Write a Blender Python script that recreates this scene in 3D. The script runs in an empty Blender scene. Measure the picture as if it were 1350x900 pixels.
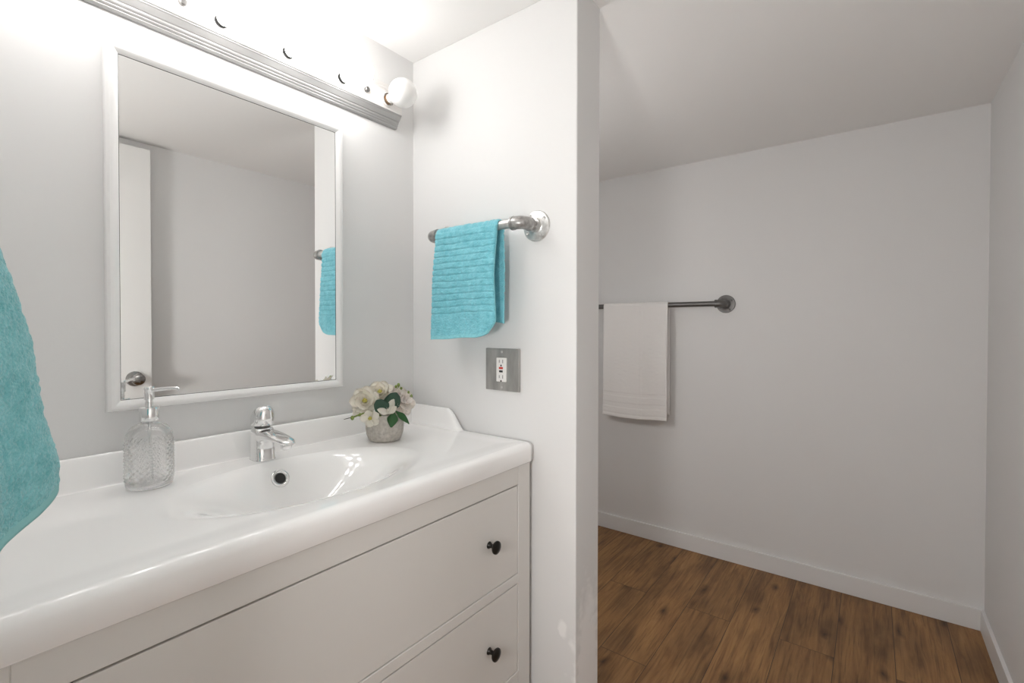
import bpy, bmesh, math, random
from mathutils import Vector, Matrix, noise
C = bpy.context.scene
COL = C.collection
PI = math.pi
random.seed(7)

# ------------------------------------------------------------------ camera, light, exposure
HC = 1.1702
YAW, PITCH, ROLL = 0.64587, -0.01221, 0.00139
cam = bpy.data.cameras.new('camera'); camo = bpy.data.objects.new('camera', cam); COL.objects.link(camo)
cam.sensor_width = 36; cam.sensor_fit = 'HORIZONTAL'; cam.lens = 629.41 / 1350 * 36
cam.shift_y = -11.0 / 1350; cam.clip_start = 0.01
F = Vector((math.cos(YAW), math.sin(YAW), 0)); R = Vector((math.sin(YAW), -math.cos(YAW), 0)); U = Vector((0, 0, 1))
F2 = F * math.cos(PITCH) + U * math.sin(PITCH); U2 = -F * math.sin(PITCH) + U * math.cos(PITCH)
R3 = R * math.cos(ROLL) + U2 * math.sin(ROLL); U3 = -R * math.sin(ROLL) + U2 * math.cos(ROLL)
m = Matrix((R3, U3, -F2)).transposed().to_4x4(); m.translation = (0, 0, HC)
camo.matrix_world = m
C.camera = camo
C.view_settings.view_transform = 'Standard'; C.view_settings.look = 'None'
C.view_settings.gamma = 1; C.view_settings.use_curve_mapping = False
C.view_settings.exposure = 0.55
BULB = 11.0          # radiance of a lit bulb
HALL_FILL = 60.0          # radiance of the fill globe added in the hallway
ALCOVE_FILL = 26.0        # radiance of the fill globe added in the alcove
w = bpy.data.worlds.new('world'); C.world = w; w.use_nodes = True
w.node_tree.nodes['Background'].inputs[0].default_value = (1, 1, 1, 1)
w.node_tree.nodes['Background'].inputs[1].default_value = 0.02
C.cycles.use_denoising = True
C.cycles.max_bounces = 14; C.cycles.diffuse_bounces = 10; C.cycles.glossy_bounces = 8; C.cycles.transmission_bounces = 14
C.cycles.sample_clamp_indirect = 6.0

# ------------------------------------------------------------------ materials
def mat(name, col, rough=.5, metal=0, **kw):
    M = bpy.data.materials.new(name); M.use_nodes = True
    b = M.node_tree.nodes['Principled BSDF']
    b.inputs['Base Color'].default_value = (*col, 1); b.inputs['Roughness'].default_value = rough
    b.inputs['Metallic'].default_value = metal
    for k, v in kw.items():
        b.inputs[k.replace('_', ' ')].default_value = v
    return M
def nd(M, t, **kw):
    n = M.node_tree.nodes.new(t)
    for k, v in kw.items(): setattr(n, k, v)
    return n
def lk(M, a, b): M.node_tree.links.new(a, b)
def bsdf(M): return M.node_tree.nodes['Principled BSDF']
def coords(M, scale=(1, 1, 1)):
    tc = nd(M, 'ShaderNodeTexCoord'); mp = nd(M, 'ShaderNodeMapping'); mp.inputs['Scale'].default_value = scale
    lk(M, tc.outputs['Object'], mp.inputs['Vector']); return mp.outputs['Vector']
def add_bump(M, scale, strength, dist=.002, detail=4, vec=None):
    v = vec or coords(M)
    n = nd(M, 'ShaderNodeTexNoise'); n.inputs['Scale'].default_value = scale; n.inputs['Detail'].default_value = detail
    lk(M, v, n.inputs['Vector'])
    b = nd(M, 'ShaderNodeBump'); b.inputs['Strength'].default_value = strength; b.inputs['Distance'].default_value = dist
    lk(M, n.outputs[0], b.inputs['Height']); lk(M, b.outputs[0], bsdf(M).inputs['Normal'])
    return n
def ramp(M, fac, stops):
    r = nd(M, 'ShaderNodeValToRGB')
    e = r.color_ramp.elements
    e[0].position, e[0].color = stops[0][0], (*stops[0][1], 1)
    e[1].position, e[1].color = stops[-1][0], (*stops[-1][1], 1)
    for p, c in stops[1:-1]:
        x = e.new(p); x.color = (*c, 1)
    lk(M, fac, r.inputs[0]); return r.outputs[0]
def mixc(M, fac, a, b, mode='MIX'):
    x = nd(M, 'ShaderNodeMix', data_type='RGBA', blend_type=mode)
    if isinstance(fac, (int, float)): x.inputs[0].default_value = fac
    else: lk(M, fac, x.inputs[0])
    for s, v in ((6, a), (7, b)):
        if isinstance(v, tuple): x.inputs[s].default_value = (*v, 1)
        else: lk(M, v, x.inputs[s])
    return x.outputs[2]
WALLC = (.70, .697, .693)
M_wall = mat('wall_paint', WALLC, .55); add_bump(M_wall, 220, .12, .001)
M_ceil = mat('ceiling_paint', (.80, .793, .783), .7); add_bump(M_ceil, 160, .15, .001)
M_trim = mat('trim_paint', (.72, .715, .71), .35)
M_door = mat('door_paint', (.74, .735, .72), .4)
M_white = mat('white_lacquer', (.78, .775, .765), .28)
M_cab = mat('cabinet_paint', (.63, .612, .585), .42); add_bump(M_cab, 300, .04, .0005)
M_frame = mat('mirror_frame_white', (.80, .795, .79), .22)
M_ceram = mat('white_ceramic', (.86, .855, .848), .06, 0, Coat_Weight=.4, Coat_Roughness=.03)
M_chrome = mat('chrome', (.82, .82, .82), .05, 1)
M_dark = mat('dark_hole', (.012, .012, .012), .5)
M_bronze = mat('black_knob', (.018, .016, .014), .32, .6)
M_mirror = mat('mirror_silver', (.90, .905, .90), .0, 1)
M_bar = mat('light_bar_enamel', (.74, .72, .70), .3, .15)
M_unlit = mat('frosted_bulb_glass', (.86, .855, .84), .35, 0, Transmission_Weight=.0, Subsurface_Weight=.4, Subsurface_Radius=(.02, .02, .02))
M_lit = bpy.data.materials.new('lit_bulb'); M_lit.use_nodes = True
bb = bsdf(M_lit); bb.inputs['Base Color'].default_value = (.8, .8, .8, 1)
bb.inputs['Emission Color'].default_value = (1, .985, .97, 1); bb.inputs['Emission Strength'].default_value = BULB
M_brass = mat('bulb_base_brass', (.30, .19, .11), .5, .5)
M_pipe = mat('galvanised_pipe', (.42, .41, .40), .38, .85)
n = add_bump(M_pipe, 90, .25, .001)
lk(M_pipe, ramp(M_pipe, n.outputs[0], [(.3, (.25, .245, .24)), (.7, (.5, .49, .475))]), bsdf(M_pipe).inputs['Base Color'])
M_zinc = mat('bright_zinc', (.66, .655, .645), .36, .8)
n = add_bump(M_zinc, 70, .2, .001)
lk(M_zinc, ramp(M_zinc, n.outputs[0], [(.3, (.5, .495, .48)), (.7, (.78, .775, .76))]), bsdf(M_zinc).inputs['Base Color'])
M_iron = mat('dull_iron_pipe', (.16, .155, .15), .42, .75); add_bump(M_iron, 90, .3, .001)
M_plate = mat('brushed_steel_plate', (.42, .415, .40), .45, .7)
n = add_bump(M_plate, 40, .15, .001, 6, coords(M_plate, (1, 1, .25)))
lk(M_plate, ramp(M_plate, n.outputs[0], [(.3, (.33, .325, .31)), (.7, (.5, .49, .475))]), bsdf(M_plate).inputs['Base Color'])
M_plastic = mat('white_plastic', (.80, .79, .77), .3)
M_slot = mat('socket_slot', (.02, .018, .018), .6)
M_red = mat('red_button', (.55, .045, .03), .4)
M_black = mat('black_button', (.012, .012, .011), .4)
def glass_mix(M):
    t = nd(M, 'ShaderNodeBsdfTransparent'); x = nd(M, 'ShaderNodeMixShader'); x.inputs[0].default_value = .30
    out = [k for k in M.node_tree.nodes if k.type == 'OUTPUT_MATERIAL'][0]
    lk(M, bsdf(M).outputs[0], x.inputs[1]); lk(M, t.outputs[0], x.inputs[2]); lk(M, x.outputs[0], out.inputs['Surface'])
M_glass = mat('clear_glass', (1, 1, 1), .02, 0, Transmission_Weight=1.0, IOR=1.38); glass_mix(M_glass)
M_tube = mat('dip_tube', (.85, .86, .86), .2, 0, Transmission_Weight=.6)
M_concrete = mat('concrete_pot', (.50, .47, .43), .8)
n = add_bump(M_concrete, 130, .35, .002)
lk(M_concrete, ramp(M_concrete, n.outputs[0], [(.3, (.36, .335, .30)), (.75, (.54, .51, .465))]), bsdf(M_concrete).inputs['Base Color'])
M_petal = mat('cream_petal', (.93, .90, .83), .6, 0, Subsurface_Weight=.12, Subsurface_Radius=(.01, .008, .006)); add_bump(M_petal, 90, .2, .001)
M_pink = mat('blush_petal', (.93, .885, .845), .6, 0, Subsurface_Weight=.12, Subsurface_Radius=(.01, .008, .006)); add_bump(M_pink, 90, .2, .001)
M_stamen = mat('yellow_stamen', (.55, .50, .12), .7)
M_leafd = mat('grey_green_leaf', (.075, .15, .105), .5); add_bump(M_leafd, 120, .15, .001)
M_leaf = mat('bright_green_leaf', (.055, .17, .055), .45); add_bump(M_leaf, 120, .15, .001)
M_stem = mat('lime_stem', (.20, .27, .06), .6)
M_twig = mat('dark_twig', (.05, .045, .03), .7)
def terry(name, c0, c1):
    M = mat(name, c1, .95, 0, Sheen_Weight=.35, Sheen_Roughness=.5)
    v = coords(M)
    n1 = nd(M, 'ShaderNodeTexNoise'); n1.inputs['Scale'].default_value = 420; n1.inputs['Detail'].default_value = 3; lk(M, v, n1.inputs['Vector'])
    n2 = nd(M, 'ShaderNodeTexNoise'); n2.inputs['Scale'].default_value = 60; n2.inputs['Detail'].default_value = 2; lk(M, v, n2.inputs['Vector'])
    ad = nd(M, 'ShaderNodeMath', operation='ADD'); lk(M, n1.outputs[0], ad.inputs[0]); lk(M, n2.outputs[0], ad.inputs[1])
    hf = nd(M, 'ShaderNodeMath', operation='MULTIPLY'); hf.inputs[1].default_value = .5; lk(M, ad.outputs[0], hf.inputs[0])
    lk(M, ramp(M, hf.outputs[0], [(.35, c0), (.65, c1)]), bsdf(M).inputs['Base Color'])
    b = nd(M, 'ShaderNodeBump'); b.inputs['Strength'].default_value = .8; b.inputs['Distance'].default_value = .003
    lk(M, n1.outputs[0], b.inputs['Height']); lk(M, b.outputs[0], bsdf(M).inputs['Normal'])
    return M
M_teal = terry('turquoise_terry', (.12, .45, .54), (.23, .62, .71))
M_teal_dark = terry('teal_terry', (.13, .46, .50), (.27, .64, .68))
M_hem = mat('turquoise_hem', (.24, .60, .67), .8); add_bump(M_hem, 500, .4, .001)
M_hemd = mat('teal_hem', (.28, .60, .62), .85); add_bump(M_hemd, 500, .4, .001)
M_linen = mat('white_cotton', (.84, .825, .81), .9, 0, Sheen_Weight=.2); add_bump(M_linen, 500, .5, .0015)

# wood plank floor: planks run along X
M_floor = mat('oak_plank_floor', (.15, .08, .04), .5)
def build_floor_mat(M):
    tc = nd(M, 'ShaderNodeTexCoord'); ob = tc.outputs['Object']
    mp = nd(M, 'ShaderNodeMapping'); mp.inputs['Location'].default_value = (.37, .075, 0); lk(M, ob, mp.inputs['Vector'])
    br = nd(M, 'ShaderNodeTexBrick'); br.offset = .37; br.offset_frequency = 2
    br.inputs['Scale'].default_value = 1; br.inputs['Brick Width'].default_value = 1.2; br.inputs['Row Height'].default_value = .172
    br.inputs['Mortar Size'].default_value = .0011; br.inputs['Mortar Smooth'].default_value = .2
    br.inputs['Color1'].default_value = (0, 0, 0, 1); br.inputs['Color2'].default_value = (1, 1, 1, 1); br.inputs['Mortar'].default_value = (.5, .5, .5, 1)
    lk(M, mp.outputs[0], br.inputs['Vector'])
    # every plank gets its own offset into the grain
    sc = nd(M, 'ShaderNodeVectorMath', operation='SCALE'); sc.inputs['Scale'].default_value = 7.3; lk(M, br.outputs['Color'], sc.inputs[0])
    av = nd(M, 'ShaderNodeVectorMath', operation='ADD'); lk(M, ob, av.inputs[0]); lk(M, sc.outputs[0], av.inputs[1])
    g = nd(M, 'ShaderNodeMapping'); g.inputs['Scale'].default_value = (1.6, 17, 1); lk(M, av.outputs[0], g.inputs['Vector'])
    n1 = nd(M, 'ShaderNodeTexNoise'); n1.inputs['Scale'].default_value = 2.2; n1.inputs['Detail'].default_value = 8; n1.inputs['Roughness'].default_value = .62; n1.inputs['Distortion'].default_value = .9
    lk(M, g.outputs[0], n1.inputs['Vector'])
    base = ramp(M, n1.outputs[0], [(.24, (.125, .056, .019)), (.42, (.235, .116, .041)), (.58, (.32, .170, .063)), (.80, (.40, .225, .094))])
    # broad brown blotches
    g2 = nd(M, 'ShaderNodeMapping'); g2.inputs['Scale'].default_value = (2.2, 6, 1); lk(M, av.outputs[0], g2.inputs['Vector'])
    n2 = nd(M, 'ShaderNodeTexNoise'); n2.inputs['Scale'].default_value = 1.7; n2.inputs['Detail'].default_value = 4; lk(M, g2.outputs[0], n2.inputs['Vector'])
    blot = ramp(M, n2.outputs[0], [(.30, (.60, .57, .54)), (.58, (1.06, 1.05, 1.03))])
    c = mixc(M, 1.0, base, blot, 'MULTIPLY')
    # knots
    g3 = nd(M, 'ShaderNodeMapping'); g3.inputs['Scale'].default_value = (1.9, 4.6, 1); lk(M, av.outputs[0], g3.inputs['Vector'])
    dn = nd(M, 'ShaderNodeTexNoise'); dn.inputs['Scale'].default_value = 5; dn.inputs['Detail'].default_value = 4; lk(M, av.outputs[0], dn.inputs['Vector'])
    dm = nd(M, 'ShaderNodeVectorMath', operation='SCALE'); dm.inputs['Scale'].default_value = .42; lk(M, dn.outputs[1], dm.inputs[0])
    da = nd(M, 'ShaderNodeVectorMath', operation='ADD'); lk(M, g3.outputs[0], da.inputs[0]); lk(M, dm.outputs[0], da.inputs[1])
    vo = nd(M, 'ShaderNodeTexVoronoi', voronoi_dimensions='2D'); vo.inputs['Scale'].default_value = 1.25; lk(M, da.outputs[0], vo.inputs['Vector'])
    kn = ramp(M, vo.outputs['Distance'], [(.012, (.12, .10, .09)), (.045, (.45, .40, .36)), (.13, (1, 1, 1))])
    c = mixc(M, .9, c, kn, 'MULTIPLY')
    # fine dark grain cracks
    g4 = nd(M, 'ShaderNodeMapping'); g4.inputs['Scale'].default_value = (3, 75, 1); lk(M, av.outputs[0], g4.inputs['Vector'])
    n4 = nd(M, 'ShaderNodeTexNoise'); n4.inputs['Scale'].default_value = 2; n4.inputs['Detail'].default_value = 5; lk(M, g4.outputs[0], n4.inputs['Vector'])
    fg = ramp(M, n4.outputs[0], [(.30, (.45, .42, .38)), (.44, (.92, .92, .91)), (.7, (1.05, 1.05, 1.05))])
    c = mixc(M, .8, c, fg, 'MULTIPLY')
    tone = ramp(M, br.outputs['Color'], [(0, (.86, .84, .82)), (1, (1.1, 1.1, 1.1))])
    c = mixc(M, 1.0, c, tone, 'MULTIPLY')
    c = mixc(M, br.outputs['Fac'], c, (.03, .015, .008))
    lk(M, c, bsdf(M).inputs['Base Color'])
    b = nd(M, 'ShaderNodeBump'); b.inputs['Strength'].default_value = .25; b.inputs['Distance'].default_value = .0015
    lk(M, n4.outputs[0], b.inputs['Height']); lk(M, b.outputs[0], bsdf(M).inputs['Normal'])
build_floor_mat(M_floor)

# painted end of the short wall with white filler patches near its foot
M_wallp = mat('wall_paint_with_filler', WALLC, .55)
def build_patch(M, spots):
    tc = nd(M, 'ShaderNodeTexCoord'); nz = nd(M, 'ShaderNodeTexNoise'); nz.inputs['Scale'].default_value = 34; nz.inputs['Detail'].default_value = 4
    lk(M, tc.outputs['Object'], nz.inputs['Vector'])
    tot = None
    for (x, y, z, rx, ry, rz) in spots:
        mp = nd(M, 'ShaderNodeVectorMath', operation='SUBTRACT'); mp.inputs[1].default_value = (x, y, z); lk(M, tc.outputs['Object'], mp.inputs[0])
        dv = nd(M, 'ShaderNodeVectorMath', operation='DIVIDE'); dv.inputs[1].default_value = (rx, ry, rz); lk(M, mp.outputs[0], dv.inputs[0])
        ln = nd(M, 'ShaderNodeVectorMath', operation='LENGTH'); lk(M, dv.outputs[0], ln.inputs[0])
        ad = nd(M, 'ShaderNodeMath', operation='ADD'); lk(M, ln.outputs['Value'], ad.inputs[0]); mu = nd(M, 'ShaderNodeMath', operation='MULTIPLY'); mu.inputs[1].default_value = 1.8; lk(M, nz.outputs[0], mu.inputs[0]); lk(M, mu.outputs[0], ad.inputs[1])
        mr = nd(M, 'ShaderNodeMapRange'); mr.inputs[1].default_value = 2.15; mr.inputs[2].default_value = 1.65; mr.inputs[3].default_value = 0; mr.inputs[4].default_value = 1
        lk(M, ad.outputs[0], mr.inputs[0])
        if tot is None: tot = mr.outputs[0]
        else:
            mx = nd(M, 'ShaderNodeMath', operation='MAXIMUM'); lk(M, tot, mx.inputs[0]); lk(M, mr.outputs[0], mx.inputs[1]); tot = mx.outputs[0]
    lk(M, mixc(M, tot, WALLC, (.83, .825, .82)), bsdf(M).inputs['Base Color'])
    add_bump(M, 220, .12, .001)

# ------------------------------------------------------------------ mesh helpers
def link(name, bm, material, parent=None, smooth=False, angle=None, loc=None):
    me = bpy.data.meshes.new(name); bmesh.ops.recalc_face_normals(bm, faces=bm.faces); bm.to_mesh(me); bm.free()
    o = bpy.data.objects.new(name, me); COL.objects.link(o)
    for mm in (material if isinstance(material, (list, tuple)) else [material]): me.materials.append(mm)
    if smooth:
        for p in me.polygons: p.use_smooth = True
        if angle: 
            me.set_sharp_from_angle(angle=math.radians(angle))
    if parent:
        o.parent = parent
    return o
def tag(o, label=None, cat=None, group=None, kind=None):
    if label: o['label'] = label
    if cat: o['category'] = cat
    if group: o['group'] = group
    if kind: o['kind'] = kind
    return o
def thing(name, label, cat, loc, group=None):
    o = bpy.data.objects.new(name, None); COL.objects.link(o); o.location = loc; o.empty_display_size = .05
    return tag(o, label, cat, group)
def box(bm, x0, x1, y0, y1, z0, z1, bev=0, seg=2):
    vs = [bm.verts.new((x, y, z)) for x in (x0, x1) for y in (y0, y1) for z in (z0, z1)]
    fs = [bm.faces.new([vs[i] for i in q]) for q in ((0, 1, 3, 2), (4, 6, 7, 5), (0, 4, 5, 1), (2, 3, 7, 6), (0, 2, 6, 4), (1, 5, 7, 3))]
    if bev:
        es = list({e for f in fs for e in f.edges})
        bmesh.ops.bevel(bm, geom=es, offset=bev, segments=seg, profile=.5, affect='EDGES')
def boxbm(*a, **k):
    bm = bmesh.new(); box(bm, *a, **k); return bm
def loft(bm, rings, cap0=True, cap1=True, closed=True):
    vr = [[bm.verts.new(p) for p in r] for r in rings]
    n = len(rings[0])
    for a, b in zip(vr, vr[1:]):
        for i in range(n if closed else n - 1):
            j = (i + 1) % n
            bm.faces.new((a[i], a[j], b[j], b[i]))
    if cap0: bm.faces.new(vr[0][::-1])
    if cap1: bm.faces.new(vr[-1])
    return vr
def frame_of(d):
    d = Vector(d).normalized()
    u = d.cross(Vector((0, 0, 1)))
    if u.length < 1e-3: u = d.cross(Vector((0, 1, 0)))
    u.normalize(); return u, u.cross(d).normalized()
def tube(bm, pts, rad, n=16, cap=True):
    pts = [Vector(p) for p in pts]; rs = rad if isinstance(rad, (list, tuple)) else [rad] * len(pts)
    rings = []; u = None
    for i, p in enumerate(pts):
        d = (pts[min(i + 1, len(pts) - 1)] - pts[max(i - 1, 0)]).normalized()
        if u is None: u, v = frame_of(d)
        else:
            u = (u - d * u.dot(d)).normalized(); v = u.cross(d).normalized()
        rings.append([p + (u * math.cos(2 * PI * k / n) + v * math.sin(2 * PI * k / n)) * rs[i] for k in range(n)])
    loft(bm, rings, cap, cap)
def lathe(bm, prof, origin=(0, 0, 0), axis=(0, 0, 1), n=32, caps=(True, True)):
    """prof: list of (radius, height along axis)"""
    o = Vector(origin); d = Vector(axis).normalized(); u, v = frame_of(d)
    rings = [[o + d * h + (u * math.cos(2 * PI * k / n) + v * math.sin(2 * PI * k / n)) * max(r, 1e-5) for k in range(n)] for r, h in prof]
    loft(bm, rings, *caps)
def sph(bm, c, r, nu=32, nv=20, sx=1, sy=1, sz=1):
    rings = []
    for j in range(1, nv):
        t = PI * j / nv
        rings.append([(c[0] + sx * r * math.sin(t) * math.cos(2 * PI * k / nu), c[1] + sy * r * math.sin(t) * math.sin(2 * PI * k / nu), c[2] - sz * r * math.cos(t)) for k in range(nu)])
    loft(bm, rings, True, True)
def quarter(c, e0, e1, n=8):
    """arc points from c+e0 to c+e1"""
    c, e0, e1 = Vector(c), Vector(e0), Vector(e1)
    return [c + e0 * math.cos(t * PI / 2 / n) + e1 * math.sin(t * PI / 2 / n) for t in range(n + 1)]
def sm(a, b, x):
    t = max(0., min(1., (x - a) / (b - a))); return t * t * (3 - 2 * t)

# ------------------------------------------------------------------ room shell
A, B, SY, B2, FX, RY, H = 1.1984, 1.0535, 0.5917, 1.1777, 2.562, -0.3562, 2.0286
EX = 0.010                  # face of the entrance wall
def struct(name, bm, m, parent=None):
    o = link(name, bm, m, parent)
    if not parent: o['kind'] = 'structure'
    return o
struct('floor', boxbm(-1.5, FX + .1, -1.3, 1.9, -.08, 0), M_floor)
struct('ceiling', boxbm(-1.5, FX + .1, -1.3, 1.9, H, H + .08), M_ceil)
struct('wall_left', boxbm(EX - .11, B + .02, A, A + .1, 0, H), M_wall)
build_patch(M_wallp, [(B, .629, .395, .03, .0125, .022), (B + .066, SY, .28, .060, .03, .19)])
struct('wall_center', boxbm(B, B2, SY, 1.9, 0, H, bev=.003, seg=2), M_wallp)
struct('wall_far', boxbm(FX, FX + .1, RY - .1, 1.9, 0, H), M_wall)
struct('wall_right', boxbm(EX - .11, FX, RY - .1, RY, 0, H), M_wall)
struct('wall_alcove', boxbm(B2, FX, 1.80, 1.9, 0, H), M_wall)
bm = bmesh.new()
DY0, DY1, DZ = -.318, .44, 1.992
box(bm, EX - .11, EX, DY1, A, 0, H); box(bm, EX - .11, EX, RY, DY0, 0, H); box(bm, EX - .11, EX, DY0, DY1, DZ, H)
struct('wall_entrance', bm, M_wall)
struct('wall_hall', boxbm(-1.5, -1.4, -1.3, 1.9, 0, H), M_wall)
struct('wall_hall_north', boxbm(-1.4, EX - .11, 1.3, 1.4, 0, H), M_wall)
struct('wall_hall_south', boxbm(-1.4, EX - .11, -1.2, -1.1, 0, H), M_wall)
BH, BT = .083, .012
struct('baseboard_far', boxbm(FX - BT, FX, RY, 1.80, 0, BH, bev=.002), M_trim)
struct('baseboard_right', boxbm(.80, FX - BT, RY, RY + BT, 0, BH, bev=.002), M_trim)
# door, swung back against the right wall
door = struct('door_1', boxbm(.016, .763, RY + .028, RY + .063, .012, 1.985, bev=.0015), M_door)
KX, KZ = .697, .935
hd = bmesh.new()
lathe(hd, [(.033, 0), (.034, .003), (.032, .009), (.0135, .013), (.0125, .030), (.020, .035), (.0255, .047), (.0245, .062), (.018, .068), (.0, .069)], (KX, RY + .063, KZ), (0, 1, 0), 28, (True, True))
link('door_handle', hd, mat('dark_nickel', (.36, .35, .34), .2, 1), door, True, 40)

# unseen fill lamp added in the hallway to brighten the room
t = thing('hall_fill_lamp', 'added globe fill light standing in the hallway outside the doorway', 'fill light', (-.27, .30, 0))
bm = bmesh.new(); lathe(bm, [(.11, 0), (.11, .012), (.10, .018), (.012, .022)], (0, 0, 0), (0, 0, 1), 36); link('base', bm, M_white, t, True, 40)
bm = bmesh.new(); lathe(bm, [(.010, .02), (.010, .97), (.035, .975), (.035, .992)], (0, 0, 0), (0, 0, 1), 24); link('pole', bm, M_white, t, True, 40)
M_globe = bpy.data.materials.new('hall_fill_glow'); M_globe.use_nodes = True
g_ = bsdf(M_globe); g_.inputs['Emission Color'].default_value = (1, .985, .97, 1); g_.inputs['Emission Strength'].default_value = HALL_FILL
bm = bmesh.new(); sph(bm, (0, 0, 1.085), .1, 40, 24); link('globe', bm, M_globe, t, True)

# unseen fill lamp added to brighten the alcove, behind the short wall
t = thing('alcove_fill_lamp', 'added opal globe fill light in the alcove, on the hidden side of the short wall', 'wall lamp', (B2, 1.08, 1.22))
bm = bmesh.new(); lathe(bm, [(.05, 0), (.05, .010), (.042, .016), (.012, .018), (.012, .07)], (0, 0, 0), (1, 0, 0), 32); link('back_plate', bm, M_white, t, True, 40)
bm = bmesh.new(); tube(bm, [(.06, 0, -.01), (.06, 0, .02), (.06, 0, .03)], [.012, .03, .03], 24); link('holder', bm, M_white, t, True, 40)
M_dome = bpy.data.materials.new('alcove_fill_glow'); M_dome.use_nodes = True
g_ = bsdf(M_dome); g_.inputs['Emission Color'].default_value = (1, .985, .97, 1); g_.inputs['Emission Strength'].default_value = ALCOVE_FILL
bm = bmesh.new(); sph(bm, (.085, 0, .09), .07, 36, 22)
link('globe', bm, M_dome, t, True)

# ------------------------------------------------------------------ vanity cabinet
VX0, VX1, CXM = .019, 1.045, .532
CF = .720                       # cabinet face
ct = thing('vanity_cabinet', 'white two-drawer bathroom vanity cabinet under the ceramic sink top', 'cabinet', (CXM, .95, 0))
bm = bmesh.new()
X0, X1 = VX0 + .010, VX1 - .010
ST = .051
T1, T0, L1, L0 = .768, .5385, .5145, .285
box(bm, X0, X0 + ST, CF, CF + .022, .0, .816, .0012, 1); box(bm, X1 - ST, X1, CF, CF + .022, 0, .816, .0012, 1)
box(bm, X0 + ST, X1 - ST, CF, CF + .022, T1, .816, .001, 1)
box(bm, X0 + ST, X1 - ST, CF, CF + .022, L1, T0, .001, 1)
box(bm, X0 + ST, X1 - ST, CF, CF + .022, .235, L0, .001, 1)
box(bm, X0, X0 + .02, CF + .022, A - .004, .19, .816, .001, 1); box(bm, X1 - .02, X1, CF + .022, A - .004, .19, .816, .001, 1)
box(bm, X0 + .02, X1 - .02, A - .014, A - .004, .235, .816)
box(bm, X0 + .02, X1 - .02, CF + .022, A - .014, .235, .25)
for x in (X0, X1 - .045): box(bm, x, x + .045, A - .05, A - .004, 0, .19, .001, 1)
o = link('carcass', bm, M_cab, ct); o.matrix_parent_inverse = Matrix.Translation(-ct.location)
for z0, z1 in ((T0, T1), (L0, L1)):
    g = .0018; gt = .0035
    d = link('drawer', boxbm(X0 + ST + g, X1 - ST - g, CF + .0015, CF + .019, z0 + g, z1 - gt, bev=.0012, seg=2), M_cab, ct)
    d.matrix_parent_inverse = Matrix.Translation(-ct.location)
    zc = (z0 + z1) / 2
    for kx in (.868, 2 * CXM - .868):
        kb = bmesh.new()
        lathe(kb, [(.0085, 0), (.0075, .003), (.0052, .006), (.005, .012), (.0075, .0165), (.0135, .019), (.0155, .0215), (.0152, .0245), (.011, .027), (.004, .0285)], (kx, CF + .0015, zc), (0, -1, 0), 24)
        k = link('knob', kb, M_bronze, d, True, 50); k.matrix_parent_inverse = Matrix.Translation(-ct.location) if False else Matrix.Identity(4)
        k['label'] = 'round black knob'

# ------------------------------------------------------------------ ceramic sink top
ZT, ZB = .868, .817
YF = .711
BX, BY, BA, BBb, DEP = CXM, .920, .268, .166, .105
def splash(x, y):
    zb = sm(A - .040, A - .020, y)
    prof = 1 - sm(.953, 1.022, 2 * 1.0 - 1.0 + (y - 1.0) * -1 + 0) if False else sm(.953, 1.020, y)
    zr = sm(VX1 - .034, VX1 - .018, x) * prof
    zl = sm(VX0 + .034, VX0 + .018, x) * prof
    return max(zb, zr, zl)
def top_z(x, y):
    e = math.sqrt(((x - BX) / BA) ** 2 + ((y - BY) / BBb) ** 2)
    z = ZT
    # gently dished deck with a raised rim
    ed = min(x - VX0, VX1 - x, y - YF)
    z -= .0014 * sm(.028, .075, ed)
    if e < 1.0:
        dy = (y - BY) / BBb
        wy = (dy * dy) / max(e * e, 1e-6) if dy > 0 else 0.
        ei = .10 + .34 * wy
        u = max(0., min(1., (1.0 - e) / (1.0 - ei)))
        z -= DEP * (u * u * (3 - 2 * u)) ** (1.10 - .18 * wy if dy > 0 else 1.10 + .25 * min(1., dy * dy / max(e * e, 1e-6)))
    s = splash(x, y)
    return z + (.9275 - ZT) * s
def outline_inset(x, y, r): return x, y
RO = .0165
xs = []
def lin(a, b, n): return [a + (b - a) * i / n for i in range(n)]
xs = lin(VX0 + RO, VX0 + .05, 12) + lin(VX0 + .05, BX - BA - .03, 14) + lin(BX - BA - .03, BX - BA + .06, 45) + lin(BX - BA + .06, BX + BA - .06, 130) + lin(BX + BA - .06, BX + BA + .03, 45) + lin(BX + BA + .03, VX1 - .05, 16) + lin(VX1 - .05, VX1 - RO, 12) + [VX1 - RO]
ys = lin(YF + RO, BY - BBb - .005, 10) + lin(BY - BBb - .005, BY - BBb + .05, 34) + lin(BY - BBb + .05, BY + BBb - .05, 76) + lin(BY + BBb - .05, BY + BBb + .02, 40) + lin(BY + BBb + .02, A - .045, 10) + lin(A - .045, A - .015, 16) + [A - .015]
bm = bmesh.new()
grid = [[bm.verts.new((x, y, top_z(x, y))) for x in xs] for y in ys]
for j in range(len(ys) - 1):
    for i in range(len(xs) - 1):
        bm.faces.new((grid[j][i], grid[j][i + 1], grid[j + 1][i + 1], grid[j + 1][i]))
bnd = grid[0][:] + [r[-1] for r in grid[1:]] + grid[-1][-2::-1] + [r[0] for r in grid[-2:0:-1]]
def outward(v):
    x, y = v.co.x, v.co.y
    dx = -1 if abs(x - xs[0]) < 1e-6 else (1 if abs(x - xs[-1]) < 1e-6 else 0)
    dy = -1 if abs(y - ys[0]) < 1e-6 else (1 if abs(y - ys[-1]) < 1e-6 else 0)
    d = Vector((dx, dy, 0)); return d.normalized() if d.length > 1.2 else d
prev = bnd; rings = []
base = [(v.co.copy(), outward(v)) for v in bnd]
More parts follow.
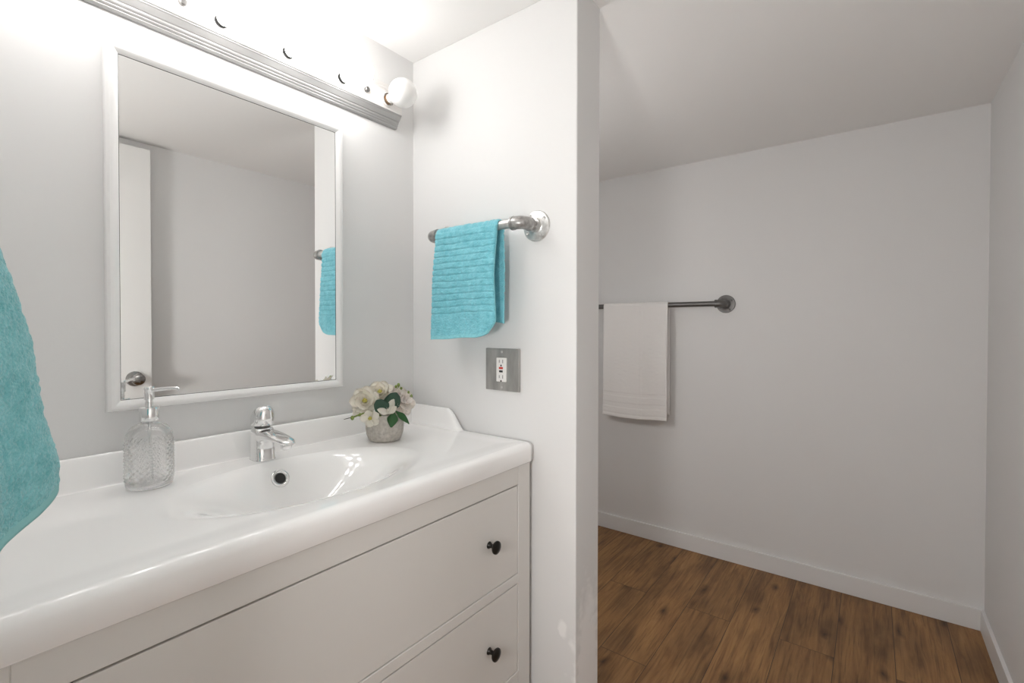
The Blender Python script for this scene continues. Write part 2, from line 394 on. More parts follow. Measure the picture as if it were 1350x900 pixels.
def ring(off, dz=None, z=None):
    rr = []
    for co, d in base:
        p = co + d * off
        p.z = co.z + dz if z is None else z
        if p.y > A - .001: p.y = A - .001
        rr.append(bm.verts.new(p))
    return rr
seq = [(RO * math.sin(t), -RO * (1 - math.cos(t))) for t in [PI / 2 * k / 6 for k in range(1, 7)]]
allr = [ring(o_, dz=d_) for o_, d_ in seq] + [ring(RO - .0005, z=ZB + .003), ring(RO - .003, z=ZB), ring(-.012, z=ZB)]
for rr in allr:
    n = len(rr)
    for i in range(n):
        bm.faces.new((prev[i], prev[(i + 1) % n], rr[(i + 1) % n], rr[i]))
    prev = rr
sk = link('sink_top', bm, M_ceram, None, True, 60)
tag(sk, 'glossy white ceramic sink top with oval basin on the vanity cabinet', 'sink')
# overflow ring on the back slope of the basin
def basin_n(x, y):
    h = .002
    return Vector((-(top_z(x + h, y) - top_z(x - h, y)) / (2 * h), -(top_z(x, y + h) - top_z(x, y - h)) / (2 * h), 1)).normalized()
OX, OY = .537, 1.0525
on = basin_n(OX, OY); op = Vector((OX, OY, top_z(OX, OY)))
bm = bmesh.new()
lathe(bm, [(.0205, -.004), (.0205, .0012), (.0190, .0032), (.0160, .0038), (.0140, .0026), (.0120, .0), (.0112, -.003)], op, on, 40, (False, False))
ov = link('overflow_ring', bm, M_chrome, sk, True, 50); ov['label'] = 'chrome overflow ring'
bm = bmesh.new(); lathe(bm, [(.0118, .0004), (.0001, .0006)], op, on, 32, (False, True)); link('overflow_opening', bm, M_dark, ov)
bm = bmesh.new(); dz = top_z(BX, BY)
lathe(bm, [(.033, -.002), (.033, .002), (.030, .004), (.024, .003), (.022, .006), (.012, .009), (.0, .0095)], (BX, BY, dz), (0, 0, 1), 36)
dr = link('drain', bm, M_chrome, sk, True, 40); dr['label'] = 'chrome drain plug'

# ------------------------------------------------------------------ tap
FXc, FYc = .5315, 1.121
fz = top_z(FXc, FYc)
ft = thing('tap', 'chrome single-lever mixer tap standing behind the sink basin', 'tap', (FXc, FYc, fz))
def sell(cx, cy, z, a, b, e=2.6, n=36, tilt=0):
    out = []
    for k in range(n):
        t = 2 * PI * k / n; c, s = math.cos(t), math.sin(t)
        x = a * math.copysign(abs(c) ** (2 / e), c); y = b * math.copysign(abs(s) ** (2 / e), s)
        out.append((cx + x, cy + y, z + tilt * y))
    return out
bm = bmesh.new()
loft(bm, [sell(0, 0, 0, .0242, .0262, 3.2), sell(0, 0, .003, .0242, .0262, 3.2), sell(0, 0, .0045, .0230, .0250, 3.2), sell(0, .0003, .030, .0226, .0244, 3), sell(0, .0006, .056, .0224, .0240, 2.8), sell(0, .0008, .066, .0222, .0236, 2.6), sell(0, .0008, .0715, .0205, .0215, 2.4), sell(0, .0008, .073, .017, .018, 2.2)])
link('body', bm, M_chrome, ft, True, 50)
bm = bmesh.new()
rings = []
for (y, z, a, b) in [(.006, .0535, .0215, .0165), (-.018, .0548, .0214, .0160), (-.034, .0575, .0212, .0128), (-.055, .0586, .0208, .0102), (-.075, .0580, .0200, .0086), (-.095, .0566, .0186, .0073), (-.112, .0548, .0160, .0062), (-.123, .0532, .0115, .0046), (-.129, .0522, .0045, .0020)]:
    rings.append([(a * math.copysign(abs(math.cos(2 * PI * k / 36)) ** .8, math.cos(2 * PI * k / 36)), y, z + b * math.copysign(abs(math.sin(2 * PI * k / 36)) ** .8, math.sin(2 * PI * k / 36))) for k in range(36)])
loft(bm, rings)
link('spout', bm, M_chrome, ft, True, 60)
bm = bmesh.new(); lathe(bm, [(.0105, .002), (.0115, -.002), (.0115, -.010), (.0098, -.012)], (0, -.107, .0505), (0, -.12, 1), 24); link('aerator', bm, M_chrome, ft, True, 40)
bm = bmesh.new(); lathe(bm, [(.0165, .072), (.0165, .0785)], (0, .001, 0), (0, 0, 1), 28); link('cartridge_neck', bm, M_iron, ft, True, 40)
# rounded cap handle, its crown leaning towards the basin
bm = bmesh.new()
rg = []
HA = .038
for (z, r, oy) in [(.0775, .0190, .001), (.0790, .0228, .001), (.0825, .0243, .001), (.0890, .0246, .0), (.0960, .0244, -.0003), (.1030, .0235, -.001), (.1090, .0217, -.0022), (.1140, .0190, -.0036), (.1180, .0153, -.0050), (.1210, .0108, -.0062), (.1226, .006, -.007), (.1230, .0008, -.0075)]:
    rg.append(sell(0, oy, z, r, r * 1.04, 2.2, 40, -.10 * (z - .0775) / .045))
loft(bm, rg)
hdl = link('handle', bm, M_chrome, ft, True, 60)
bm = bmesh.new(); lathe(bm, [(.0075, -.004), (.0075, .0012), (.006, .0018), (.0001, .0021)], (.004, -.0165, .1178), (.18, -.52, .83), 20)
M_blue = mat('blue_indicator', (.16, .42, .50), .3)
ind = link('temperature_mark', bm, M_blue, hdl, True, 40); ind['label'] = 'blue temperature mark'

# ------------------------------------------------------------------ mirror
mr = thing('wall_mirror', 'rectangular mirror in a white frame hanging above the sink', 'mirror', (.5256, A, 1.01))
MX0, MX1, MZ0, MZ1 = .2873, .7640, 1.0241, 1.7069
W = .0215
prof = [(W, 0.0), (W, .011), (W - .0015, .0145), (W - .006, .0175), (W - .010, .0178), (.008, .0165), (.002, .0128), (0, .0115), (0, .006)]   # (offset out from the glass, proud of wall)
bm = bmesh.new()
rings = []
for off, d in prof:
    rings.append([(MX0 - off - .5256, -d, MZ0 - off - 1.01), (MX1 + off - .5256, -d, MZ0 - off - 1.01), (MX1 + off - .5256, -d, MZ1 + off - 1.01), (MX0 - off - .5256, -d, MZ1 + off - 1.01)])
loft(bm, rings, False, False)
link('mirror_frame', bm, M_frame, mr, True, 28)
bm = bmesh.new()
g0, g1 = .0004, -.0010
rings = [[(MX0 - o_ - .5256, -.0108, MZ0 - o_ - 1.01), (MX1 + o_ - .5256, -.0108, MZ0 - o_ - 1.01), (MX1 + o_ - .5256, -.0108, MZ1 + o_ - 1.01), (MX0 - o_ - .5256, -.0108, MZ1 + o_ - 1.01)] for o_ in (g0, g1)]
loft(bm, rings, False, False)
link('glass_edge', bm, M_dark, mr)['label'] = 'dark bevelled edge of the mirror glass'
link('mirror_glass', boxbm(MX0 - .003 - .5256, MX1 + .003 - .5256, -.0105, -.004, MZ0 - .003 - 1.01, MZ1 + .003 - 1.01), M_mirror, mr)

# ------------------------------------------------------------------ vanity light bar with globe bulbs
LX0, LX1, LZ = .104, .980, 1.850
lb = thing('vanity_light', 'white ribbed light bar with globe bulbs mounted above the mirror', 'wall light', (.542, A, LZ))
half = [(.000, -.063), (.006, -.063), (.009, -.0615), (.0105, -.0595), (.0098, -.0575), (.012, -.0555), (.0135, -.0535), (.0128, -.0515), (.0150, -.0495), (.0165, -.0475), (.0172, -.0450), (.0172, -.0440), (.0195, -.043),
        (.0275, -.0325), (.0300, -.0305), (.0296, -.0290), (.0325, -.0270), (.0335, -.0255), (.0325, -.0235)]
pr = half + [(d, -z) for d, z in reversed(half)]
bm = bmesh.new()
loft(bm, [[(x, -d, z) for d, z in pr] for x in (LX0 - .542, LX1 - .542)])
for f in bm.faces:
    ds = [-v.co.y for v in f.verts]
    if len(f.verts) == 4 and min(ds) < .0305 and max(v.co.z for v in f.verts) < 0: f.material_index = 1
M_bar_shade = mat('bar_enamel_shaded', (.36, .355, .35), .42, .3)  # shade of the down-facing lower chamfer, put into a darker grey
link('light_bar', bm, [M_bar, M_bar_shade], lb)
bx = [.161 + .1524 * k for k in range(6)]
for k, x in enumerate(bx):
    bm = bmesh.new()
    lathe(bm, [(.0205, 0), (.0205, .006), (.0185, .008), (.0178, .004)], (x - .542, -.0325, 0), (0, -1, 0), 28, (False, False))
    link('socket', bm, M_bar, lb, True, 40)
    bm = bmesh.new()
    R0 = .0403; ya = -.0325 - .072
    pf = [(.0135, .014)]
    for j in range(25):
        th = PI * (.105 + .895 * j / 24)
        pf.append((R0 * math.sin(th), .072 - R0 * math.cos(th)))
    lathe(bm, pf, (x - .542, -.0325, 0), (0, -1, 0), 40)
    bl = link('bulb', bm, M_unlit if k == 5 else M_lit, lb, True, 60)
    bl['label'] = 'unlit frosted globe bulb' if k == 5 else 'lit globe bulb'
    bm = bmesh.new(); lathe(bm, [(.0130, -.001), (.0130, .004), (.0138, .006), (.0130, .008), (.0138, .010), (.0130, .012), (.0134, .016)], (x - .542, -.0325, 0), (0, -1, 0), 24)
    link('bulb_base', bm, M_brass if k == 5 else M_dark, bl, True, 40)
for x in (bx[4] + .0762, bx[1] + .0762):
    bm = bmesh.new(); lathe(bm, [(.0042, 0), (.0042, .004), (.0075, .0045), (.0078, .011), (.0055, .0135), (.0, .014)], (x - .542, -.0325, 0), (0, -1, 0), 18)
    nn = link('retaining_nut', bm, M_iron, lb, True, 40); nn['label'] = 'small nickel retaining nut'

# ------------------------------------------------------------------ pipe towel rails
def pipe_rail(name, label, wall_x, y0, y1, z, off, rp, mats, fl_r, group=None):
    """rail along Y, mounted on a wall facing -X; local origin at wall, y0 end"""
    mp, mf, me_ = mats
    t = thing(name, label, 'towel rail', (wall_x, y0, z), group)
    Ln = y1 - y0
    re = rp * 1.42
    for yy, s in ((0, 1), (Ln, -1)):
        bm = bmesh.new()
        lathe(bm, [(fl_r, 0), (fl_r, .0035), (fl_r - .002, .0055), (rp * 2.0, .0065), (rp * 1.62, .009), (rp * 1.5, .016), (rp * 1.2, .0165)], (0, yy, 0), (-1, 0, 0), 40)
        f = link('flange', bm, mf, t, True, 40)
        for k in range(4):
            a = PI / 4 + k * PI / 2 + .2
            p = (-.0048, yy + math.cos(a) * fl_r * .76, math.sin(a) * fl_r * .76)
            bm = bmesh.new(); lathe(bm, [(.0052, 0), (.005, .0015), (.0035, .0028), (.0018, .0022), (.0001, .0018)], p, (-1, 0, 0), 16)
            link('screw', bm, mf, f, True, 40)
        bm = bmesh.new(); tube(bm, [(-.010, yy, 0), (-off + re * 1.35, yy, 0)], rp * 1.0, 24); link('nipple', bm, me_, t, True, 40)
        # elbow with a bead at each mouth
        bm = bmesh.new()
        q = re * 1.25
        arc = [(-off + q + .012, yy, 0), (-off + q + .0119, yy, 0)]
        pts = [(-off + q + .010, yy, 0), (-off + q + .0055, yy, 0), (-off + q + .005, yy, 0)]
        rr = [re * 1.08, re * 1.08, re]
        for v in quarter((-off + q, yy + s * q, 0), (0, -s * q, 0), (-q, 0, 0), 10): pts.append(v); rr.append(re)
        pts += [(-off, yy + s * (q + .005), 0), (-off, yy + s * (q + .0055), 0), (-off, yy + s * (q + .012), 0)]; rr += [re, re * 1.08, re * 1.08]
        tube(bm, pts, rr, 24); link('elbow', bm, me_, t, True, 45)
    q = re * 1.25 + .008
    bm = bmesh.new(); tube(bm, [(-off, q, 0), (-off, Ln - q, 0)], rp, 28); link('pipe', bm, mp, t, True, 40)
    return t
pipe_rail('towel_rail', 'galvanised pipe towel rail on the pale wall beside the sink', B, .7115, 1.047, 1.4385, .066, .0118, (M_zinc, M_zinc, M_pipe), .041)
pipe_rail('towel_rail', 'dark iron pipe towel rail on the grey alcove wall, carrying a white towel', FX, .586, 1.49, 1.2885, .066, .0132, (M_iron, M_iron, M_iron), .045)

# ------------------------------------------------------------------ towels hanging over rails
def nz(x, y, z): return noise.noise((x, y, z))
def hung_towel(name, label, cx, y0, y1, zc, rb, lf, lbk, th, m, mhem, rib, ribf, wav, cat='towel', edge=None, spread=.006, ny=70, ntop=14, step=.0021, side=True, band=None, seed=0):
    """towel over a rail along Y at (cx, zc); front ply towards -X (length lf), back ply +X"""
    t = thing(name, label, cat, (cx, (y0 + y1) / 2, zc))
    rr = rb + .0012
    path = []       # (x, z, nx, nzv, s, ply)
    nf = int(lf / step); nb = int(lbk / step)
    for i in range(nf + 1): path.append((-rr, -lf + lf * i / nf, -1, 0, -lf + lf * i / nf, 0))
    for i in range(1, ntop):
        a = PI * i / ntop; path.append((-rr * math.cos(a), rr * math.sin(a), -math.cos(a), math.sin(a), 0, 1))
    for i in range(nb + 1): path.append((rr, -lbk * i / nb, 1, 0, -lbk * i / nb, 2))
    yc = (y0 + y1) / 2
    outer, inner = [], []
    for (x, z, nx, nzv, s, ply) in path:
        ro, ri = [], []
        dn = -s
        for j in range(ny + 1):
            u = j / ny
            ya, yb = (edge(s, ply) if edge else (y0, y1))
            y = ya + (yb - ya) * u
            L = lf if ply == 0 else lbk
            fr = dn / L
            # soft folds growing downwards
            fold = wav * sm(0, 1, fr) * (math.sin(u * 7.2 + 1.1 + seed) * .55 + nz(u * 2.3 + seed, dn * 3, ply) * .9)
            bell = spread * sm(.02, .5, fr) * (1 if ply == 0 else .55)
            px, pz = x, z
            d = bell + fold
            if ply != 1: px += nx * d if ply == 0 else nx * (bell + abs(fold) * .5)
            # hem sags
            sag = (.004 * math.sin(u * 5 + seed) + .003 * nz(u * 4, seed, 3)) * sm(.4, 1, fr)
            if edge and ply == 0: sag += .016 * max(0, (1 - u / .22)) ** 2 * sm(.75, 1, fr)
            pz += sag
            r = 0
            if rib:
                if dn < L * ribf or ply == 1:
                    ph = (dn / rib + .12 * nz(u * 5, dn * 30, 2)) % 1.0
                    g = min(ph, 1 - ph)
                    r = -.0036 * (1 - sm(0, .15, g))
                r += .0019 * nz(u * 62 + seed, dn * 280, ply) + .0013 * nz(u * 22, dn * 80, 5 + ply)
            else:
                r += .0006 * nz(u * 30 + seed, dn * 90, ply) - .0016 * math.exp(-((u - .36) / .012) ** 2) - .0012 * math.exp(-((u - .42) / .010) ** 2)
                if band:
                    for b0 in band:
                        r -= .0022 * math.exp(-((fr - b0) / .0042) ** 2)
            e = min(u, 1 - u)
            rim = sm(0, .012, e)
            t2 = th * (.55 + .45 * rim)
            n_ = Vector((nx, 0, nzv))
            P = Vector((px, y - yc, pz))
            ro.append(P + n_ * (t2 + r)); ri.append(P)
        outer.append(ro); inner.append(ri)
    bm = bmesh.new()
    vo = [[bm.verts.new(p) for p in r_] for r_ in outer]; vi = [[bm.verts.new(p) for p in r_] for r_ in inner]
    N, K = len(path), ny
    hemrows = 5
    for i in range(N - 1):
        for j in range(K):
            f = bm.faces.new((vo[i][j], vo[i + 1][j], vo[i + 1][j + 1], vo[i][j + 1]))
            if mhem and (i < hemrows or i >= N - 1 - hemrows): f.material_index = 1
            bm.faces.new((vi[i][j], vi[i][j + 1], vi[i + 1][j + 1], vi[i + 1][j]))
        for j in (0, K):
            f = bm.faces.new((vo[i][j], vi[i][j], vi[i + 1][j], vo[i + 1][j]) if j == 0 else (vo[i][j], vo[i + 1][j], vi[i + 1][j], vi[i][j])); f.material_index = 1 if mhem else 0
    for i in (0, N - 1):
        for j in range(K):
            f = bm.faces.new((vo[i][j], vo[i][j + 1], vi[i][j + 1], vi[i][j])); f.material_index = 1 if mhem else 0
    o = link('cloth', bm, [m, mhem] if mhem else m, t, True)
    return t
def edgeB(s, ply):
    if ply == 0:
        f = min(1, -s / .315)
        return (.781 + .004 * math.sin(f * 5) + .032 * sm(.78, 1.0, f) ** 1.5, 1.009 + .006 * f)
    if ply == 2:
        f = min(1, -s / .265)
        return (.783 + .004 * f, 1.004)
    return (.781, 1.008)
def merge_single(t):
    """a thing made of one mesh needs no empty above it"""
    c = t.children[0]; mw = t.location.copy()
    c.parent = None; c.location = mw; c.name = t.name
    for k in ('label', 'category', 'group'):
        if k in t: c[k] = t[k]
    nm = t.name; bpy.data.objects.remove(t); c.name = nm
    return c
merge_single(hung_towel('hand_towel', 'ribbed turquoise hand towel hanging on the galvanised rail beside the sink', B - .066, .781, 1.009, 1.4385, .0118, .300, .258, .0075, M_teal, M_hem, .0176, .80, .004, edge=edgeB, spread=.009, ny=100))
merge_single(hung_towel('hand_towel', 'plain white cotton towel hanging on the dark rail in the alcove', FX - .066, .852, 1.218, 1.2885, .0132, .612, .585, .0035, M_linen, None, 0, 1, .006, spread=.008, ny=60, step=.0045, band=[.785, .80, .875, .89, .905, .97], seed=2))

# ------------------------------------------------------------------ teal bath towel on the entrance wall, close to the camera
hk = thing('robe_hook', 'iron pipe hook on the entrance wall holding the teal bath towel', 'hook', (EX, .60, 1.46))
bm = bmesh.new(); lathe(bm, [(.03, 0), (.03, .004), (.015, .007), (.012, .014)], (0, 0, 0), (1, 0, 0), 28); link('flange', bm, M_iron, hk, True, 40)
bm = bmesh.new(); tube(bm, [(.008, 0, 0), (.034, 0, 0)] + [Vector((.034 + .012 * math.sin(a), 0, .012 - .012 * math.cos(a))) for a in (.5, 1.0, 1.57)] + [(.046, 0, .026)], .007, 16); link('hook_arm', bm, M_iron, hk, True, 40)
def bath_towel():
    bm = bmesh.new()
    # silhouette of the near side: reach out from the wall against height
    key = [(1.455, .046), (1.40, .050), (1.30, .056), (1.235, .0640), (1.198, .0735), (1.158, .0825), (1.118, .0865), (1.089, .0900), (1.061, .0965), (1.044, .0998), (1.020, .0990), (.98, .095), (.90, .090), (.80, .085)]
    def reach(z):
        for (z0, r0), (z1, r1) in zip(key, key[1:]):
            if z <= z0 and z >= z1: return r0 + (r1 - r0) * (z0 - z) / (z0 - z1)
        return key[0][1] if z > key[0][0] else key[-1][1]
    NS, NZ = 220, 150
    rows_o, rows_i = [], []
    def sec(s, z, thick):
        """s 0..1 around a pleated sheet, from the far side round the front to the near side"""
        g = sm(1.46, 1.10, z)
        R0 = reach(z) - EX
        # the sheet runs: far edge at the wall -> outward ridge -> valley -> outward ridge 2 -> near edge
        yy = .60 + (.5 - s) * (.035 + .20 * g)
        ridge = [(.0, .10), (.07, .64), (.14, .40), (.24, .76), (.34, .30), (.50, 1.0), (.72, .46), (.86, .36), (1.0, .12)]
        for (a, v0), (b, v1) in zip(ridge, ridge[1:]):
            if a <= s <= b:
                t = (s - a) / (b - a); t = t * t * (3 - 2 * t); d = v0 + (v1 - v0) * t; break
        d = d * g + (1 - g) * (.75 + .25 * math.sin(PI * s))
        x = EX + .003 + (R0 - .003 - thick) * d
        return Vector((x, yy, z))
    def bottom(s):
        pts = [(0, .94), (.07, .952), (.14, .955), (.24, .985), (.34, .97), (.44, 1.005), (.50, 1.022), (.58, 1.006), (.72, .985), (.86, .975), (1, .97)]
        for (a, v0), (b, v1) in zip(pts, pts[1:]):
            if a <= s <= b: return v0 + (v1 - v0) * (s - a) / (b - a)
    th = .0065
    for i in range(NZ + 1):
        v = i / NZ; ro, ri = [], []
        for j in range(NS + 1):
            s = j / NS
            z = 1.452 + (bottom(s) - 1.452) * v
            p = sec(s, z, th)
            e = 1e-3
            tn = sec(min(1, s + e), z, th) - sec(max(0, s - e), z, th)
            nrm = Vector((-tn.y, tn.x, 0)); nrm.normalize()
            if nrm.x < 0 and abs(nrm.x) > .05: nrm = nrm
            # diagonal ribs and loop pile
            q = ((1.46 - z) + (s - .5) * .16) / .0185
            ph = q % 1.0; gdist = min(ph, 1 - ph)
            hem = sm(0, .03, 1 - v)
            r = -.0007 * (1 - sm(0, .22, gdist)) * hem
            r += (.0012 * nz(s * 90, z * 260, 1) + .0010 * nz(s * 170, z * 520, 4)) * hem
            ri.append(p); ro.append(p + nrm * (th + r))
        rows_o.append(ro); rows_i.append(ri)
    vo = [[bm.verts.new(p) for p in r_] for r_ in rows_o]; vi = [[bm.verts.new(p) for p in r_] for r_ in rows_i]
    for i in range(NZ):
        for j in range(NS):
            f = bm.faces.new((vo[i][j], vo[i][j + 1], vo[i + 1][j + 1], vo[i + 1][j])); f.material_index = 1 if i >= NZ - 3 else 0
            bm.faces.new((vi[i][j], vi[i + 1][j], vi[i + 1][j + 1], vi[i][j + 1]))
        for j in (0, NS): bm.faces.new((vo[i][j], vo[i + 1][j], vi[i + 1][j], vi[i][j]))
    for i in (0, NZ):
        for j in range(NS):
            f = bm.faces.new((vo[i][j], vi[i][j], vi[i][j + 1], vo[i][j + 1])); f.material_index = 1 if i else 0
    o = link('bath_towel', bm, [M_teal_dark, M_hemd], None, True)
    return tag(o, 'teal terry bath towel hanging in folds at the left edge, over the sink', 'towel')
bath_towel()

# ------------------------------------------------------------------ wall socket
OYc, OZc = .8235, 1.052
ot = thing('wall_socket', 'white safety socket in a square metal plate under the turquoise hand towel', 'socket', (B, OYc, OZc))
bm = bmesh.new(); box(bm, -.0075, 0, -.0595, .0595, -.0590, .0590, .0022, 3); link('plate', bm, M_plate, ot)
rc = link('receptacle', boxbm(-.0115, -.006, -.0170, .0170, -.0335, .0335, bev=.0012), M_plastic, ot)
rc['label'] = 'white double receptacle'
for zz in (.0235, -.0195):
    for yy, hh in ((.0062, .0040), (-.0062, .0048)):
        link('slot', boxbm(-.0118, -.0110, yy - .0008, yy + .0008, zz - hh, zz + hh), M_slot, rc)
    bm = bmesh.new(); lathe(bm, [(.0026, -.0002), (.0026, .0004)], (-.0114, 0, zz - .0118), (-1, 0, 0), 18); link('ground_hole', bm, M_slot, rc)
rb_ = link('reset_button', boxbm(-.0130, -.0110, -.0068, .0068, .0020, .0078, bev=.0005), M_red, rc); rb_['label'] = 'red button'
tb_ = link('test_button', boxbm(-.0130, -.0110, -.0060, .0060, -.0072, -.0016, bev=.0005), M_black, rc); tb_['label'] = 'black button'
for zz in (.0495, -.0495):
    bm = bmesh.new(); lathe(bm, [(.0034, 0), (.0032, .0012), (.001, .0016)], (-.0073, 0, zz), (-1, 0, 0), 18); link('screw', bm, M_zinc, ot, True, 40)

# ------------------------------------------------------------------ soap dispenser
SX, SYs = .3095, 1.100
sz = top_z(SX, SYs)
so = thing('soap_dispenser', 'clear cut-glass soap dispenser with chrome pump beside the sink basin', 'soap dispenser', (SX, SYs, sz)); so.scale = (.83, .83, .93)
def bottle():
    bm = bmesh.new()
    n = 192
    pf = [(.030, .0005), (.040, .0005), (.0435, .003), (.0450, .008)]
    h0, h1 = .012, .098
    nv = 110
    for i in range(nv + 1): pf.append((.0452, h0 + (h1 - h0) * i / nv))
    pf += [(.0445, .104), (.0425, .111), (.0385, .118), (.032, .124), (.024, .1275), (.0185, .129), (.0165, .131), (.0165, .137)]
    rings = []
    for r, h in pf:
        rg = []
        for k in range(n):
            a = 2 * PI * k / n
            rr = r
            if h0 <= h <= h1:
                w1 = math.cos(a * 20 + h * 2 * PI / .0112); w2 = math.cos(a * 20 - h * 2 * PI / .0112)
                fade = sm(h0, h0 + .006, h) * sm(h1, h1 - .006, h)
                rr += .0021 * fade * (w1 + w2) * .5 
            rg.append((rr * math.cos(a), rr * math.sin(a), h))
        rings.append(rg)
    # inside
    for r, h in [(.0135, .137), (.0135, .131), (.0165, .1265), (.023, .124), (.031, .120), (.037, .1145), (.0405, .108), (.0418, .100), (.0418, .03), (.0415, .016), (.038, .010), (.02, .0085)]:
        rings.append([(r * math.cos(2 * PI * k / n), r * math.sin(2 * PI * k / n), h) for k in range(n)])
    loft(bm, rings, True, True)
    return bm
bo = link('bottle', bottle(), M_glass, so, True, 50); bo['label'] = 'clear glass bottle with diamond relief'
bm = bmesh.new(); lathe(bm, [(.0185, .1345), (.0192, .136), (.0192, .160), (.018, .162), (.010, .163)], (0, 0, 0), (0, 0, 1), 36); link('collar', bm, M_chrome, so, True, 40)
bm = bmesh.new(); lathe(bm, [(.0078, .162), (.0078, .172), (.0072, .1725), (.0072, .177), (.0098, .178), (.0098, .1975), (.0105, .1985), (.0105, .2025), (.0095, .204)], (0, 0, 0), (0, 0, 1), 28)
pm = link('pump', bm, M_chrome, so, True, 40)
bm = bmesh.new(); tube(bm, [(.004, -.005, .1965), (.020, -.025, .1995), (.034, -.043, .2012), (.040, -.051, .2005), (.042, -.054, .1975)], [.0042, .0038, .0033, .0031, .0028], 16); link('nozzle', bm, M_chrome, pm, True, 50)
bm = bmesh.new(); tube(bm, [(0, 0, .137), (.001, 0, .08), (.006, 0, .016)], .003, 12); link('dip_tube', bm, M_tube, so, True, 50)

# ------------------------------------------------------------------ flower pot
PX, PY = .820, 1.047
pz = top_z(PX, PY)
fp = thing('flower_pot', 'small grey concrete pot of cream artificial flowers on the sink top', 'plant', (PX, PY, pz))
bm = bmesh.new()
lathe(bm, [(.032, .0), (.038, .0008), (.0415, .004), (.0475, .018), (.0500, .034), (.0495, .050), (.0470, .064), (.0450, .070), (.0430, .0715), (.041, .070), (.041, .058), (.0, .057)], (0, 0, 0), (0, 0, 1), 48)
link('pot', bm, M_concrete, fp, True, 50)
RV = Vector((.793, -.608, 0)); UV_ = Vector((0, 0, 1)); FV = Vector((-.608, -.793, 0))   # across, up, towards the room
def loc3(r, u, f): return RV * r + UV_ * u + FV * f
def petal(bm, base, d, nrm, L, Wd, cup=.3, nu=7, nv=6, tip=.5, ruf=0, curl=0):
    d = Vector(d).normalized(); nrm = Vector(nrm); nrm = (nrm - d * nrm.dot(d)).normalized(); s = d.cross(nrm)
    g = []
    for i in range(nu + 1):
        t = i / nu
        wd = Wd * (math.sin(PI * min(1, t ** .75 * .93 + .07)) ** tip) * (.35 + .65 * sm(0, .5, t)) if t < 1 else Wd * .12
        row = []
        for j in range(nv + 1):
            v = -1 + 2 * j / nv
            p = Vector(base) + d * (L * t) + s * (wd * v) + nrm * (cup * L * (t * t * .6) + cup * Wd * v * v * .8 - curl * L * t ** 3) + nrm * ruf * L * math.sin(v * 5 + t * 4) * t
            row.append(bm.verts.new(p))
        g.append(row)
    for i in range(nu):
        for j in range(nv): bm.faces.new((g[i][j], g[i][j + 1], g[i + 1][j + 1], g[i + 1][j]))
def solid(bm, th):
    r = bmesh.ops.solidify(bm, geom=bm.faces[:], thickness=th)
def flower(c, axis, rad, layers, m, seed, stamen=True):
    rnd = random.Random(seed)
    ax = Vector(axis).normalized(); u, v = frame_of(ax)
    bm = bmesh.new()
    for li, (n, tilt, sc) in enumerate(layers):
        for k in range(n):
            a = 2 * PI * (k + .5 * (li % 2)) / n + rnd.uniform(-.15, .15)
            rd = u * math.cos(a) + v * math.sin(a)
            tl = tilt + rnd.uniform(-.1, .1)
            d = rd * math.cos(tl) + ax * math.sin(tl)
            nr = ax * math.cos(tl) - rd * math.sin(tl)
            petal(bm, Vector(c) + rd * rad * .04, d, nr, rad * sc * rnd.uniform(.9, 1.08), rad * sc * .52, .28, ruf=.03 * rnd.uniform(.4, 1), curl=.1, tip=.42)
    solid(bm, .0006)
    f = link('flower', bm, m, fp, True)
    if stamen:
        bm = bmesh.new()
        for k in range(14):
            a = k * 2.4; r = rad * .16 * math.sqrt(k / 14)
            p = Vector(c) + (u * math.cos(a) + v * math.sin(a)) * r
            tube(bm, [p, p + ax * rad * .3], .0009, 6)
            sph(bm, p + ax * rad * .31, .0017, 8, 6)
        st = link('stamen', bm, M_stamen, f, True); st['label'] = 'yellow flower centre'
    return f
flower(loc3(-.050, .108, .018), loc3(-.1, .45, 1), .038, [(7, .15, 1), (6, .5, .85), (5, .9, .62)], M_petal, 1)
flower(loc3(-.012, .124, -.004), loc3(-.1, .75, .75), .036, [(7, .15, 1), (6, .55, .8), (5, 1.0, .6)], M_petal, 2)
flower(loc3(-.062, .088, -.012), loc3(-.8, .4, .4), .030, [(6, .2, 1), (5, .6, .75)], M_petal, 8)
flower(loc3(.042, .104, .008), loc3(.55, .55, .7), .040, [(7, -.1, 1), (6, .3, .95), (5, .8, .75), (4, 1.15, .55)], M_pink, 3, False)
flower(loc3(.022, .120, -.02), loc3(.2, .9, .1), .034, [(6, .2, 1), (5, .7, .8)], M_pink, 4, False)
flower(loc3(-.036, .070, .046), loc3(-.25, -.15, 1), .024, [(5, .12, 1.05)], M_petal, 5)
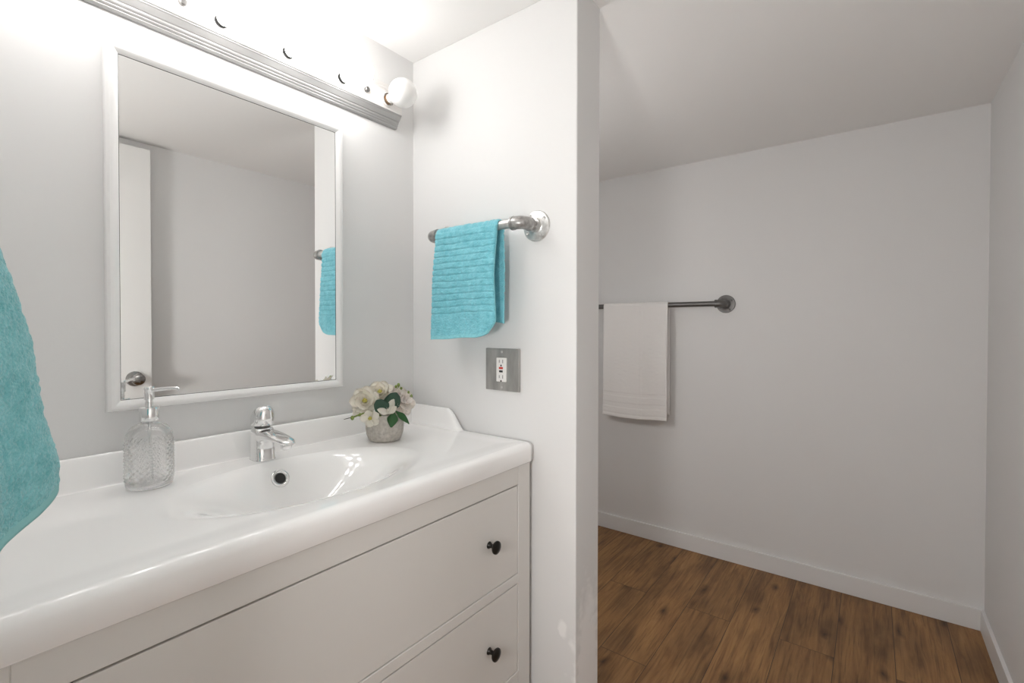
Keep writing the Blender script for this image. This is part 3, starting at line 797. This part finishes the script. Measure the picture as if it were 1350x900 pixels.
# closed bud petals at the front
bm = bmesh.new()
petal(bm, loc3(.006, .082, .050), loc3(.75, 1.1, .1), loc3(-.4, .3, 1), .040, .0115, .5, tip=.5)
petal(bm, loc3(.010, .080, .052), loc3(-.95, .25, .15), loc3(.1, .5, 1), .034, .0100, .5, tip=.5)
petal(bm, loc3(.004, .080, .051), loc3(.95, .6, .1), loc3(-.1, .2, 1), .032, .0105, .45, tip=.5)
solid(bm, .0006); fb = link('flower', bm, M_petal, fp, True); fb['label'] = 'half-open cream bud'
def leaf(base, d, n_, L, Wd, m, cup=.15, tip=.6, curl=.1, lab=None):
    bm = bmesh.new(); petal(bm, base, d, n_, L, Wd, cup, 9, 6, tip, 0, curl); solid(bm, .0005)
    o = link('leaf', bm, m, fp, True)
    if lab: o['label'] = lab
    return o
leaf(loc3(.006, .079, .048), loc3(-.62, .85, .15), loc3(-.2, .1, 1), .047, .0205, M_leafd, .12, .4, .05, 'round grey-green leaf')
leaf(loc3(.006, .082, .044), loc3(.42, .95, .05), loc3(.1, .1, 1), .056, .0225, M_leafd, .12, .4, .05, 'round grey-green leaf')
leaf(loc3(.022, .082, .048), loc3(-.18, -.95, .25), loc3(0, .2, 1), .040, .0150, M_leaf, .15, .75, .1)
leaf(loc3(.026, .083, .040), loc3(.85, -.75, .2), loc3(.3, .6, .8), .050, .0105, M_leaf, .2, .8, .25)
leaf(loc3(.000, .075, -.03), loc3(-.3, .8, -.5), loc3(0, .5, -1), .045, .013, M_leaf, .15, .75, .1)
def stem(pts, r, m, buds, lab=None, budm=None):
    bm = bmesh.new(); tube(bm, pts, r, 8); s = link('stem', bm, m, fp, True)
    if lab: s['label'] = lab
    for p, br in buds:
        bm = bmesh.new(); sph(bm, p, br, 12, 8, 1, 1, 1.25); link('bud', bm, budm or M_stem, s, True)
stem([loc3(.02, .07, -.005), loc3(.032, .115, -.004), loc3(.036, .142, 0)], .0013, M_stem, [(loc3(.036, .147, 0), .0042), (loc3(.029, .143, .003), .0036), (loc3(.043, .138, .003), .0034), (loc3(.034, .135, .005), .0034)])
stem([loc3(.03, .07, -.005), loc3(.048, .115, .004), loc3(.060, .128, .004), loc3(.068, .118, .006)], .0012, M_stem, [(loc3(.069, .116, .006), .0042), (loc3(.062, .127, .006), .0032)])
stem([loc3(-.01, .07, .030), loc3(-.036, .086, .046), loc3(-.06, .080, .046), loc3(-.078, .073, .044)], .0021, M_stem, [(loc3(-.081, .071, .044), .0048), (loc3(-.062, .079, .047), .0036)])
stem([loc3(-.03, .066, .010), loc3(-.07, .070, .012), loc3(-.104, .062, .010)], [.0012, .0012, .0006], M_twig, [], 'thin dark twig')
